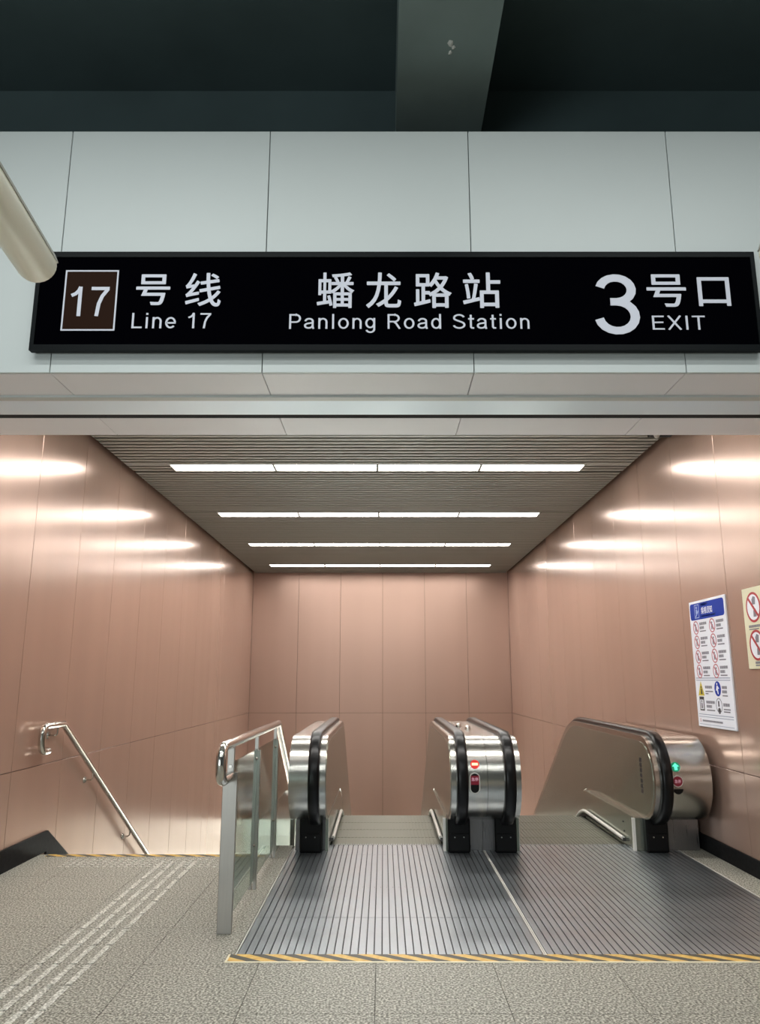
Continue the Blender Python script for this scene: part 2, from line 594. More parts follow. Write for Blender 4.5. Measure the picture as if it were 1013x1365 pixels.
ys = [FY + 0.02] + [5.57 + 1.005 * k for k in range(13)]
ys[-1] = YB
for a, b in zip(ys, ys[1:]):
    panel_column(XL, a, b, wl, 1, COPPER)
ys = [FY + 0.02] + [5.49 + 1.005 * k for k in range(13)]
ys[-1] = YB
for a, b in zip(ys, ys[1:]):
    panel_column(XR, a, b, wr, -1, COPPER)
xs = [XL, -1.965, -0.992, -0.017, 0.957, 1.93, XR]
for a, b in zip(xs, xs[1:]):
    for z0, z1 in ((-1.50, JZ), (JZ, 3.99)):
        box('wall_panel', (a + 0.003, YB, z0 + 0.003), (b - 0.003, YB + 0.02, z1 - 0.003), COPPER_B, wb, bevel=0.0015)

# black granite skirting, left (following the stairs down) and right
bm = bmesh.new()
sk = [(FY + 0.02, 0.0), (FY + 0.02, 0.175), (7.36, 0.175), (17.0, 0.175 - (17 - 7.36) * 0.586), (17.0, -6), (STAIR_Y, -6), (STAIR_Y, 0.0)]
add_prism_x(bm, sk[:3] + [(7.36, 0.0)], XL + 0.001, XL + 0.022)
add_prism_x(bm, [(7.36, 0.0), (7.36, 0.175), (17.0, 0.175 - 9.64 * 0.586), (17.0, -0.17 - 9.64 * 0.586), (7.36, -0.17)], XL + 0.001, XL + 0.022)
finish('baseboard_left', bm, BLACK_GRANITE, kind='structure')
box('baseboard_right', (XR - 0.02, FY + 0.02, 0.0), (XR - 0.001, 7.9, 0.135), BLACK_GRANITE, kind='structure', bevel=0.002)

# concourse downstairs
box('floor', (XL - 4, 17.0, -5.5), (XR + 4, 36, -5.2), WHITE_PAINT, kind='structure')
box('wall_far', (XL - 4, 36.0, -5.5), (XR + 4, 36.2, -1.4), WHITE_PAINT, kind='structure')
box('ceiling', (XL - 4, YB + 0.3, -1.50), (XR + 4, 36.0, -1.28), WHITE_PAINT, kind='structure')

for n, x in (('wall_concourse_left', XL - 4.2), ('wall_concourse_right', XR + 4.0)):
    box(n, (x, YB + 0.3, -5.5), (x + 0.2, 36.2, -1.28), WHITE_PAINT, kind='structure')

# ------------------------------------------------------------------ hall shell around the viewer
box('wall_front', (-7, 4.75, 3.4), (7, 4.95, 6.0), DARK_PAINT, kind='structure')
box('ceiling', (-7, -6, 5.62), (7, 4.75, 5.8), DARK_PAINT, kind='structure')
bm = bmesh.new()
add_box(bm, (-7.2, -6, 0), (-7.0, 4.95, 5.8))
finish('wall_hall_left', bm, HALL_GREY, kind='structure')
bm = bmesh.new()
add_box(bm, (7.0, -6, 0), (7.2, 4.95, 5.8))
finish('wall_hall_right', bm, HALL_GREY, kind='structure')
box('wall_hall_back', (-7, -6.2, 0), (7, -6.0, 5.8), HALL_GREY, kind='structure')
for n, a, b in (('wall_jamb_left', -7.0, XL - 0.02), ('wall_jamb_right', XR + 0.02, 7.0)):
    box(n, (a, FY + 0.02, 0), (b, FY + 0.3, SZ), WHITE_PANEL, kind='structure')
beam = box('trim_1', (0.085, -5.9, 5.12), (0.66, 4.749, 5.619), BEAM_PAINT, kind='structure')
bm = bmesh.new()
for cx, cy, r, s in ((0.395, 3.87, 0.016, 5), (0.392, 3.80, 0.022, 6), (0.410, 3.83, 0.014, 5)):
    c = bm.verts.new((cx, cy, 5.110))
    ring = [bm.verts.new((cx + r * random.uniform(.6, 1.1) * math.cos(2 * PI * k / s), cy + r * 1.6 * random.uniform(.6, 1.1) * math.sin(2 * PI * k / s), 5.119)) for k in range(s)]
    for k in range(s):
        bm.faces.new([c, ring[k], ring[(k + 1) % s]])
finish('plaster_chip', bm, PLASTER, beam)

# ------------------------------------------------------------------ fascia, soffit and shutter
fas = box('trim_2', (-7, FY + 0.02, SZ + 0.02), (7, SY - 0.02, 4.60), DARK_GAP, kind='structure')
seams = [0.5155 + 1.205 * k for k in range(-6, 7)]
g = 0.0022
for a, b in zip(seams, seams[1:]):
    a, b = max(a, -7), min(b, 7)
    box('fascia_panel', (a + g, FY, SZ), (b - g, FY + 0.02, 4.77), WHITE_PANEL, fas, bevel=0.002)
    box('soffit_panel', (a + g, FY + 0.021, SZ), (b - g, 4.455, SZ + 0.02), SOFFIT, fas, bevel=0.0015)
    box('soffit_panel', (a + g, 4.88, SZ), (b - g, SY, SZ + 0.02), SOFFIT, fas, bevel=0.0015)
box('shutter_lip', (-7, 4.457, SZ - 0.012), (7, 4.525, SZ + 0.02), WHITE_PANEL, fas, bevel=0.004)
box('shutter_bar', (-7, 4.537, SZ - 0.004), (7, 4.80, SZ + 0.02), SHUTTER, fas, bevel=0.003)
box('slot_shade_strip', (-7, 4.801, SZ + 0.001), (7, 4.879, SZ + 0.02), DARK_GAP, fas)  # flush dark strip painted in for the shade of the open slot
box('soffit_back', (-7, SY - 0.02, SZ + 0.02), (7, SY, 4.6), SOFFIT, fas)

# ------------------------------------------------------------------ slatted ceiling
ceil = box('ceiling', (XL, SY + 0.001, CZ + 0.09), (XR, YB + 0.02, CZ + 0.2), PLENUM, kind='structure')
bm = bmesh.new()
add_box(bm, (XL + 0.04, -0.036, 0.0), (XR - 0.04, 0.036, 0.045))
slat0 = finish('ceiling_slat', bm, SLAT, ceil, bevel=0.008)
rows = [6.08, 8.73, 11.37, 14.02, 16.70]     # the first row hangs just behind the soffit, out of the photograph's view
y = SY + 0.06
first = True
while y < YB - 0.03:
    if all(abs(y - r) > 0.17 for r in rows):
        if first:
            s = slat0
            first = False
        else:
            s = slat0.copy()
            col.objects.link(s)
        s.location = (0, y, CZ)
    y += 0.112
short = {}
for r in rows:
    for k in (-1, 0, 1):
        for a, b in ((XL + 0.04, -2.488), (2.348, XR - 0.04)):
            if (a, b) not in short:
                bm = bmesh.new()
                add_box(bm, (a, -0.036, 0.0), (b, 0.036, 0.045))
                s = finish('ceiling_slat', bm, SLAT, ceil, bevel=0.008)
                short[(a, b)] = s
            else:
                s = short[(a, b)].copy()
                col.objects.link(s)
            s.location = (0, r + 0.112 * k, CZ)
row_words = ['hidden first', 'nearest visible', 'second visible', 'third visible', 'farthest']
pos_words = ['leftmost', 'second from left', 'third from left', 'rightmost']
for ri, ry in enumerate(rows):
    for k in range(4):
        x0 = -2.485 + 1.2075 * k
        x1 = x0 + 1.2075
        t = empty('ceiling_light', ((x0 + x1) / 2, ry, CZ),
                  f'glowing strip light, {pos_words[k]} in the {row_words[ri]} row of the slatted ceiling', 'light',
                  'strip lights in the slatted ceiling')
        bm = bmesh.new()
        add_box(bm, (x0 + .004, ry - .155, CZ - .004), (x1 - .004, ry - .128, CZ + .08))
        add_box(bm, (x0 + .004, ry + .128, CZ - .004), (x1 - .004, ry + .155, CZ + .08))
        add_box(bm, (x0 + .004, ry - .128, CZ - .004), (x0 + .016, ry + .128, CZ + .08))
        add_box(bm, (x1 - .016, ry - .128, CZ - .004), (x1 - .004, ry + .128, CZ + .08))
        finish('lamp_frame', bm, LAMP_FRAME, t)
        box('diffuser', (x0 + .017, ry - .127, CZ + .004), (x1 - .017, ry + .127, CZ + .02), DIFFUSER, t)

# little camera bracket at the right end of the slats
t = empty('ceiling_fitting', (2.70, 7.30, CZ), 'small white knob fitting on a dark bracket at the right end of the slats', 'fitting')
box('bracket', (2.66, 7.22, CZ - 0.05), (2.893, 7.42, CZ - 0.001), PLENUM, t, bevel=0.006)
bm = bmesh.new()
bmesh.ops.create_uvsphere(bm, u_segments=14, v_segments=8, radius=0.04, matrix=Matrix.Translation((2.70, 7.27, CZ - 0.055)) @ Matrix.Diagonal((0.8, 0.8, 1.3, 1)))
finish('knob', bm, LAMP_FRAME, t, smooth=60)

# ------------------------------------------------------------------ station sign
sg = empty('station_sign', (0.08, 4.05, 3.28), 'long black station name board with white lettering hung on the white fascia', 'sign')
x0, x1, z0, z1 = -1.995, 2.144, 3.309, 3.92
yf = 4.045
box('sign_body', (x0 + .01, yf + .012, z0 + .01), (x1 - .01, FY - 0.001, z1 - .01), SIGN_FRAME, sg)
bm = bmesh.new()
fw = 0.034
add_box(bm, (x0, yf - .01, z0), (x1, yf + .03, z0 + fw))
add_box(bm, (x0, yf - .01, z1 - fw), (x1, yf + .03, z1))
add_box(bm, (x0, yf - .01, z0 + fw), (x0 + fw * .7, yf + .03, z1 - fw))
add_box(bm, (x1 - fw * .7, yf - .01, z0 + fw), (x1, yf + .03, z1 - fw))
finish('sign_frame', bm, SIGN_FRAME, sg)
box('sign_face', (x0 + fw * .7, yf, z0 + fw), (x1 - fw * .7, yf + .011, z1 - fw), SIGN_BLACK, sg)


def on_sign(u, v, d):
    return Vector((u, yf - 0.0005 - d, v))


box('route_square', (-1.822, yf - .002, 3.438), (-1.532, yf, 3.798), SIGN_BROWN, sg, label='brown square with a pale border and the number 17')
bm = bmesh.new()
sq = (-1.83, 3.43, -1.524, 3.806)
w = 0.009
add_box(bm, (sq[0], yf - .003, sq[1]), (sq[2], yf, sq[1] + w))
add_box(bm, (sq[0], yf - .003, sq[3] - w), (sq[2], yf, sq[3]))
add_box(bm, (sq[0], yf - .003, sq[1] + w), (sq[0] + w, yf, sq[3] - w))
add_box(bm, (sq[2] - w, yf - .003, sq[1] + w), (sq[2], yf, sq[3] - w))
finish('square_border', bm, SIGN_WHITE, sg)
for body, r, wt in (('17', (-1.79, 3.518, -1.568, 3.705), 0.056),
                    ('号', (-1.418, 3.587, -1.223, 3.78), 0.012),
                    ('线', (-1.135, 3.578, -0.93, 3.789), 0.012),
                    ('Line 17', (-1.429, 3.444, -0.979, 3.54), 0.051),
                    ('蟠', (-0.381, 3.569, -0.167, 3.792), 0.010),
                    ('龙', (-0.099, 3.569, 0.102, 3.792), 0.012),
                    ('路', (0.175, 3.569, 0.391, 3.792), 0.012),
                    ('站', (0.455, 3.569, 0.672, 3.792), 0.012),
                    ('Panlong Road Station', (-0.535, 3.416, 0.829, 3.536), 0.050),
                    ('3', (1.204, 3.407, 1.46, 3.78), 0.062),
                    ('号', (1.509, 3.576, 1.736, 3.78), 0.011),
                    ('口', (1.802, 3.581, 1.987, 3.762), 0.012),
                    ('EXIT', (1.527, 3.434, 1.828, 3.524), 0.051)):
    fit_text('lettering', body, *r, on_sign, SIGN_WHITE if body != '17' else SIGN_WHITE, sg, wt, depth=0.003)

# ------------------------------------------------------------------ pendant tube lamps


def pendant(p_end, direction, length, r, label):
    p = Vector(p_end)
    d = Vector(direction).normalized()
    t = empty('pendant_lamp', p, label, 'lamp', 'tube lamps in the hall')
    q = p - d * length
    bm = bmesh.new()
    n = 28
    side = d.cross(Vector((0, 0, 1))).normalized()
    up = side.cross(d)
    rings = []
    for s, k in ((0.0, 0.80), (0.012, 0.95), (0.03, 1.0), (length - .03, 1.0), (length - .012, .95), (length, .8)):
        c = p - d * s
        rings.append([bm.verts.new(c + r * k * (math.cos(2 * PI * i / n) * side + math.sin(2 * PI * i / n) * up)) for i in range(n)])
    for A, B in zip(rings, rings[1:]):
        for i in range(n):
            bm.faces.new([A[i], A[(i + 1) % n], B[(i + 1) % n], B[i]])
    bm.faces.new(rings[0])
    bm.faces.new(rings[-1][::-1])
    finish('lamp_tube', bm, PENDANT, t, smooth=40)
    bm = bmesh.new()                                   # housing rail along the upper side
    angs = [PI / 2 + a for a in (-1.4, -0.95, -0.5, 0, 0.5, 0.95, 1.4)]
    A = [bm.verts.new(p - d * 0.015 + r * 1.045 * (math.cos(a) * side + math.sin(a) * up)) for a in angs]
    B = [bm.verts.new(q + d * 0.015 + r * 1.045 * (math.cos(a) * side + math.sin(a) * up)) for a in angs]
    A2 = [bm.verts.new(p - d * 0.015 + r * 0.96 * (math.cos(a) * side + math.sin(a) * up)) for a in angs]
    B2 = [bm.verts.new(q + d * 0.015 + r * 0.96 * (math.cos(a) * side + math.sin(a) * up)) for a in angs]
    for i in range(len(angs) - 1):
        bm.faces.new([A[i], A[i + 1], B[i + 1], B[i]])
        bm.faces.new([A2[i + 1], A2[i], B2[i], B2[i + 1]])
        bm.faces.new([A[i], A2[i], A2[i + 1], A[i + 1]])
        bm.faces.new([B[i], B[i + 1], B2[i + 1], B2[i]])
    for i in (0, -1):
        bm.faces.new([A[i], B[i], B2[i], A2[i]])
    finish('lamp_housing', bm, PENDANT_TOP, t, smooth=40)
    for f in (0.55, 0.9):
        c = p - d * length * f + up * r
        tube('suspension_wire', [c, (c.x, c.y, 5.619)], 0.004, STEEL_POST, t, n=6)
    return t


pendant((-1.368, 2.78, 3.098), (-0.10, 1.0, 0.0), 1.5, 0.077, 'cream tube lamp hanging at the left edge in front of the sign')
pendant((1.565, 2.78, 3.147), (0.05, 1.0, 0.0), 1.5, 0.077, 'cream tube lamp with only its tip seen at the right edge')

# ------------------------------------------------------------------ landing plates in front of the escalators


def landing_plate(name_label, x0, x1):
    t = empty('landing_plate', ((x0 + x1) / 2, 6.0, 0), name_label, 'metal plate', 'ribbed plates in front of the escalators')
    box('plate_tray', (x0, 4.706, -0.03), (x1, 7.62, -0.009), PLATE_DARK, t)
    n = round((x1 - x0 - 0.02) / 0.0445)
    pitch = (x1 - x0 - 0.02) / n
    w = pitch - 0.0075
    for y0, y1 in ((4.712, 5.395), (5.398, 7.62)):
        bm = bmesh.new()
        add_box(bm, (-w / 2, y0, -0.009), (w / 2, y1, 0.0015))
        s0 = finish('plate_strip', bm, PLATE, t)
        for i in range(n):
            s = s0 if i == 0 else s0.copy()
            if i:
                col.objects.link(s)
            s.location = (x0 + 0.01 + pitch * (i + 0.5), 0, 0)
    for a in (x0, x1 - 0.008):
        box('plate_edge', (a, 4.706, -0.009), (a + 0.008, 7.45, 0.0035), BRUSH, t)
    return t


landing_plate('ribbed grey metal floor plate before the left escalator', -0.825, 0.90)
landing_plate('ribbed grey metal floor plate before the right escalator, nearer the notices', 0.903, 2.652)

# hazard tapes
t = empty('hazard_tape', (1.0, 4.66, 0), 'yellow and black hazard tape along the front of the metal plates', 'tape')
box('stripe_band', (-0.85, 4.606, 0.0), (2.87, 4.716, 0.0024), HAZARD, t)
bm = bmesh.new()
add_box(bm, (-0.862, 4.590, 0.0), (2.87, 4.606, 0.0024))
add_box(bm, (-0.862, 4.606, 0.0), (-0.85, 4.716, 0.0024))
finish('tape_edge', bm, TAPE_EDGE, t)
t = box('hazard_tape', (-2.93, STAIR_Y - 0.085, 0.0), (-1.03, STAIR_Y - 0.008, 0.0024), HAZARD)
tag(t, 'yellow and black hazard tape along the top edge of the stairs', 'tape')

# ------------------------------------------------------------------ escalators
NY, NZ, NR = 7.30, 0.64, 0.36     # newel centre and radius of the steel body


def bend_y(z):
    return 9.2 + (z - 0.06) * 0.9


def slope_line(z, y_end=17.5, r=0.35):
    """top-to-bottom path of a line that starts level at height z and then runs down at 30 degrees"""
    yb = bend_y(z)
    pts = []
    for k in range(9):
        s = -1 + 2 * k / 8.0
        yy = yb + s * r
        zz = z - SLOPE * r * (s + 1) ** 2 / 4.0
        pts.append((yy, zz))
    pts.append((y_end, z - (y_end - yb) * SLOPE))
    return pts


def body_profile():
    top = slope_line(NZ + NR)
    bot = slope_line(NZ - NR)
    arc = []
    for k in range(25):
        a = -PI / 2 - PI * k / 24.0
        arc.append((NY + NR * math.cos(a), NZ + NR * math.sin(a)))
    return arc + top + bot[::-1]


def handrail_path():
    pts = [(NY + 0.10, 0.235), (NY + 0.03, NZ - NR - 0.025)]
    R = NR + 0.019
    for k in range(1, 24):
        a = -PI / 2 - PI * k / 24.0
        pts.append((NY + R * math.cos(a), NZ + R * math.sin(a)))
    pts += slope_line(NZ + NR + 0.019)
    return pts


def sweep_x(name, path, xc, section, m, parent):
    """sweep a closed (x, n) section along a y-z path; n points away from the newel (left of travel reversed)"""
    bm = bmesh.new()
    rings = []
    for i, (y, z) in enumerate(path):
        a = path[max(0, i - 1)]
        b = path[min(len(path) - 1, i + 1)]
        ty, tz = b[0] - a[0], b[1] - a[1]
        l = math.hypot(ty, tz)
        ny, nz = -tz / l, ty / l
        rings.append([bm.verts.new((xc + sx, y + ny * sn, z + nz * sn)) for sx, sn in section])
    n = len(section)
    for A, B in zip(rings, rings[1:]):
        for k in range(n):
            bm.faces.new([A[k], A[(k + 1) % n], B[(k + 1) % n], B[k]])
    bm.faces.new(rings[0])
    bm.faces.new(rings[-1][::-1])
    return finish(name, bm, m, parent, smooth=50)


RAIL_SEC = [(-0.046, -0.022), (-0.049, 0.006), (-0.043, 0.021), (-0.026, 0.027), (0.0, 0.028),
            (0.026, 0.027), (0.043, 0.021), (0.049, 0.006), (0.046, -0.022)]


def balustrade(t, x_in, x_out, x_rail, x_skirt, plinth_in, plinth_out, box_x):
    """one side of an escalator; x_in faces the steps"""
    inw = 1 if x_in > x_out else -1
    lo, hi = min(x_in, x_out), max(x_in, x_out)
    bm = bmesh.new()
    A, B = add_prism_x(bm, body_profile(), lo, hi)
    rim = [e for e in bm.edges if abs(e.verts[0].co.x - e.verts[1].co.x) < 1e-6]
    inner = [e for e in rim if abs(e.verts[0].co.x - x_in) < 1e-6]
    bmesh.ops.bevel(bm, geom=inner, offset=0.028, segments=3, profile=0.5, affect='EDGES')
    for f in bm.faces:
        f.smooth = True
    finish('balustrade_body', bm, STEEL, t, smooth=35)
    # flat inner panel, a shade inside the rim of the newel
    prof = body_profile()
    cyz = []
    inset = 0.052
    top = slope_line(NZ + NR - inset)
    bot = slope_line(NZ - NR + inset * 0.35)
    r2 = NR - inset
    arc = [(NY + 0.0 + r2 * math.cos(-PI / 2 - PI * k / 20.0), NZ + r2 * math.sin(-PI / 2 - PI * k / 20.0)) for k in range(3, 21)]
    bm = bmesh.new()
    add_prism_x(bm, [(NY + 0.02, NZ - NR + inset * 0.35)] + arc + top + bot[::-1], x_in - inw * 0.01, x_in + inw * 0.004)
    finish('inner_panel', bm, STEEL_SIDE, t)
    # skirt panel below, standing a little proud towards the steps
    bot2 = slope_line(NZ - NR - 0.001)
    low = slope_line(-0.30)
    bm = bmesh.new()
    a, b = sorted((x_skirt, x_in - inw * 0.02))
    add_prism_x(bm, [(NY + 0.06, 0.002), (NY + 0.06, NZ - NR - 0.001)] + bot2 + low[::-1] + [(7.63, -0.3), (7.63, 0.002)], a, b)
    finish('skirt_panel', bm, STEEL_SIDE, t)
    bm = bmesh.new()
    xa, xb = sorted((x_skirt + inw * 0.001, x_skirt + inw * 0.005))
    add_box(bm, (xa - 0.02 if inw < 0 else xa - 0.0, NY + 0.045, 0.003), (xb, NY + 0.075, NZ - NR))
    finish('skirt_edge', bm, BRUSH, t)
    # plinth under the body
    bm = bmesh.new()
    a, b = sorted((plinth_in, plinth_out))
    add_prism_x(bm, [(NY + 0.09, 0.002), (NY + 0.09, NZ - NR)] + bot2 + slope_line(-0.35)[::-1] + [(7.63, -0.35), (7.63, 0.002)], a, b)
    finish('plinth', bm, STEEL_PLINTH, t)
    # deflector strip along the skirt
    pts = [(x_skirt + inw * 0.026, yy, zz) for yy, zz in [(7.66, 0.055)] + [(yy, zz) for yy, zz in slope_line(0.075, 16.5, 0.22)]]
    tube('deflector_strip', pts, 0.017, BRUSH, t, n=10)
    bm = bmesh.new()
    xa, xb = sorted((x_skirt + inw * 0.002, x_skirt + inw * 0.03))
    lowl = slope_line(0.03, 16.5, 0.22)
    upl = slope_line(0.055, 16.5, 0.22)
    add_prism_x(bm, [(7.64, 0.03), (7.66, 0.055)] + upl + lowl[::-1], xa, xb)
    finish('deflector_brush', bm, BLACK_PLASTIC, t)
    # handrail and the black box it runs into
    sweep_x('handrail', handrail_path(), x_rail, RAIL_SEC, BLACK_RUBBER, t)
    bx = box('handrail_inlet', (box_x - 0.098, NY - 0.03, 0.002), (box_x + 0.098, NY + 0.22, NZ - NR + 0.01), BLACK_PLASTIC, t, bevel=0.012)
    box('inlet_cover', (box_x - 0.088, NY - 0.04, 0.02), (box_x + 0.088, NY - 0.0301, 0.165), BLACK_PLASTIC, bx, bevel=0.004)
    for sx in (-0.04, 0.04):
        bm = bmesh.new()
        bmesh.ops.create_cone(bm, cap_ends=True, segments=10, radius1=0.008, radius2=0.006, depth=0.006,
                              matrix=Matrix.Translation((box_x + sx, NY - 0.043, 0.135)) @ Matrix.Rotation(PI / 2, 4, 'X'))
        finish('screw', bm, STEEL_TUBE, bx)
    # shiny seam plate where the handrail guide starts
    return lo, hi


def escalator(label, left, right):
    cx = (left['skirt'] + right['skirt']) / 2
    t = empty('escalator', (cx, 7.6, 0), label, 'escalator', 'escalators going down')
    balustrade(t, left['inn'], left['out'], left['rail'], left['skirt'], left['pl'][0], left['pl'][1], left['box'])
    balustrade(t, right['inn'], right['out'], right['rail'], right['skirt'], right['pl'][0], right['pl'][1], right['box'])
    xa, xb = left['skirt'] + 0.006, right['skirt'] - 0.006
    # comb plate with teeth
    bm = bmesh.new()
    add_box(bm, (xa, 7.622, -0.08), (xb, 7.636, -0.004))
    n = int((xb - xa) / 0.022)
    for k in range(n):
        x = xa + (xb - xa) * (k + 0.25) / n
        add_box(bm, (x, 7.636, -0.03), (x + 0.012, 7.67, 0.0))
    finish('comb_plate', bm, PLATE, t)
    # steps
    bm = bmesh.new()
    m_ = 30
    add_box(bm, (xa + .004, 0.0, -0.24), (xb - .004, 0.396, -0.004))
    for k in range(m_):
        x = xa + .004 + (xb - xa - .008) * k / m_
        add_box(bm, (x, 0.004, -0.004), (x + (xb - xa - .008) / m_ * 0.62, 0.392, 0.0))
    s0 = finish('step', bm, STEP, t)
    for k in range(22):
        y = 7.64 + 0.4 * k
        yc = y + 0.2
        u = max(0.0, yc - 9.05)
        z = -0.012 - (SLOPE * u if u > 0.8 else SLOPE * u * u / 1.6 * 1.0)
        s = s0 if k == 0 else s0.copy()
        if k:
            col.objects.link(s)
        s.location = (0, y, z)
    return t


E1 = escalator('left escalator, between the glass railing and the red lamp newel',
               dict(inn=-0.50, out=-0.815, rail=-0.60, skirt=-0.495, pl=(-0.52, -0.79), box=-0.645),
               dict(inn=0.585, out=0.894, rail=0.68, skirt=0.56, pl=(0.60, 0.894), box=0.672))
E2 = escalator('right escalator, beside the right copper wall, with a green arrow lamp',
               dict(inn=1.185, out=0.897, rail=1.09, skirt=1.215, pl=(1.17, 0.897), box=1.085),
               dict(inn=2.335, out=2.82, rail=2.43, skirt=2.262, pl=(2.34, 2.84), box=2.43))

# ---- lamps and stop buttons on the newels


def newel_point(x, ang, lift):
    a = math.radians(ang)
    r = NR + lift
    return Vector((x, NY - r * math.cos(a), NZ + r * math.sin(a)))


def newel_disc(name, x, ang, r, m, parent, lift=0.006, n=24, half=None, squash=1.0, poly=None):
    """a flat disc (or polygon in local u, v) fixed to the curved steel front"""
    a = math.radians(ang)
    nrm = Vector((0, -math.cos(a), math.sin(a)))
    up = Vector((0, math.sin(a), math.cos(a)))
    c = newel_point(x, ang, 0)
    if poly is None:
        if half == 'low':
            poly = [(r * math.cos(k * PI / 12), r * math.sin(k * PI / 12)) for k in range(12, 25)]
        else:
            poly = [(r * math.cos(2 * PI * k / n), squash * r * math.sin(2 * PI * k / n)) for k in range(n)]
    bm = bmesh.new()
    A = [bm.verts.new(c + Vector((1, 0, 0)) * u + up * v - nrm * 0.006) for u, v in poly]
    B = [bm.verts.new(c + Vector((1, 0, 0)) * u + up * v + nrm * lift) for u, v in poly]
    bm.faces.new(A[::-1])
    bm.faces.new(B)
    for i in range(len(poly)):
        j = (i + 1) % len(poly)
        bm.faces.new([A[i], A[j], B[j], B[i]])
    return finish(name, bm, m, parent)


def newel_text(body, x, ang, w, h, m, parent, lift):
    a = math.radians(ang)
    nrm = Vector((0, -math.cos(a), math.sin(a)))
    up = Vector((0, math.sin(a), math.cos(a)))
    c = newel_point(x, ang, lift)
    fit_text('lettering', body, -w / 2, -h / 2, w / 2, h / 2,
             lambda u, v, d: c + Vector((1, 0, 0)) * u + up * v + nrm * d, m, parent, 0.02, depth=0.001)


def pill(w, h, n=10):
    pts = []
    r = w / 2
    for k in range(n + 1):
        a = PI * k / n
        pts.append((r * math.cos(a), h / 2 - r + r * math.sin(a)))
    for k in range(n + 1):
        a = PI + PI * k / n
        pts.append((r * math.cos(a), -h / 2 + r + r * math.sin(a)))
    return pts


# no entry lamp and stop button on the left escalator's right newel
lamp = newel_disc('direction_lamp', 0.790, 23, 0.038, RED_LAMP, E1)
newel_disc('lamp_bar', 0.790, 23, 0, RED_BAR, lamp, lift=0.008, poly=[(-.026, -.011), (.026, -.011), (.026, .011), (-.026, .011)])
bz = newel_disc('stop_button', 0.784, -1.5, 0, LAMP_FRAME, E1, lift=0.004, poly=pill(0.09, 0.176))
newel_disc('button_face', 0.784, -1.5, 0, BLACK_PLASTIC, bz, lift=0.006, poly=pill(0.072, 0.158))
newel_disc('button_cap', 0.784, 2.0, 0, STOP_RED, bz, lift=0.009, poly=[(-.036, -.035), (.036, -.035), (.036, .03), (.03, .045), (-.03, .045), (-.036, .03)])
newel_text('急停', 0.784, 3.5, 0.058, 0.030, STOP_TEXT, bz, 0.010)
# green arrow lamp and stop button on the right newel
lamp = newel_disc('direction_lamp', 2.520, 19.5, 0.041, GREEN_DARK, E2)
newel_disc('lamp_arrow', 2.520, 19.5, 0, GREEN_LAMP, lamp, lift=0.008,
           poly=[(0, .031), (-.029, .004), (-.013, .002), (-.013, -.028), (.013, -.028), (.013, .002), (.029, .004)])
bz = newel_disc('stop_button', 2.522, 0.8, 0.047, LAMP_FRAME, E2, lift=0.004)
newel_disc('button_cap', 2.522, 0.8, 0.041, STOP_RED, bz, lift=0.006)
newel_text('急停', 2.522, 0.8, 0.052, 0.030, STOP_TEXT, bz, 0.0068)
newel_disc('stop_key', 2.525, -9.5, 0.043, BLACK_PLASTIC, E2, half='low', lift=0.004)
# upright seam on the right newel
for t, x in ((E2, 2.56), (E1, 0.892)):
    bm = bmesh.new()
    add_prism_x(bm, [(NY + (NR + .0008) * math.cos(-PI / 2 - PI * k / 24), NZ + (NR + .0008) * math.sin(-PI / 2 - PI * k / 24)) for k in range(1, 24)]
                + [(NY + (NR - .01) * math.cos(-PI / 2 - PI * k / 24), NZ + (NR - .01) * math.sin(-PI / 2 - PI * k / 24)) for k in range(23, 0, -1)], x - .002, x + .002)
    finish('newel_seam', bm, STEEL_TUBE, t)
# maker's mark on the right inner panel: an unreadable dark upright strip of characters
bm = bmesh.new()
for k in range(7):
    z = 0.50 + k * 0.045
    add_box(bm, (2.3300, 7.27 + 0.004 * (k % 2), z), (2.3308, 7.33, z + 0.034))
finish('dark_mark', bm, NOTICE_DARK, E2)
# two small bolts on the right skirt
for yy, zz in ((7.72, 0.19), (7.70, 0.11)):
    bm = bmesh.new()
    bmesh.ops.create_cone(bm, cap_ends=True, segments=8, radius1=0.008, radius2=0.008, depth=0.006,
                          matrix=Matrix.Translation((2.259, yy, zz)) @ Matrix.Rotation(PI / 2, 4, 'Y'))
    finish('bolt', bm, BLACK_PLASTIC, E2)
# small steel fittings on the deck of the middle newel
for yy, xx, e in ((8.5, 0.80, E1), (8.1, 0.855, E1)):
    bm = bmesh.new()
    bmesh.ops.create_uvsphere(bm, u_segments=12, v_segments=8, radius=0.03, matrix=Matrix.Translation((xx, yy, NZ + NR + 0.015)))
    bmesh.ops.create_cone(bm, cap_ends=True, segments=12, radius1=0.035, radius2=0.03, depth=0.02, matrix=Matrix.Translation((xx, yy, NZ + NR + 0.005)))
    finish('deck_stud', bm, STEEL_TUBE, e, smooth=50)

# ------------------------------------------------------------------ glass railing beside the stairs
rl = empty('glass_railing', (-0.96, 5.1, 0), 'steel and glass railing between the stairs and the left escalator', 'railing')
XG = -0.96
HZ = 1.105
path = [(XG, 5.06, 0.905), (XG, 4.76, 0.905), (XG, 4.76, HZ), (XG, 7.27, HZ), (XG, 12.5, HZ - 5.23 * 0.586)]
tube('top_rail', fillet(path[:4], 0.10, 8)[:-1] + [Vector(path[3]), Vector(path[4])], 0.031, STEEL_TUBE, rl, n=16)
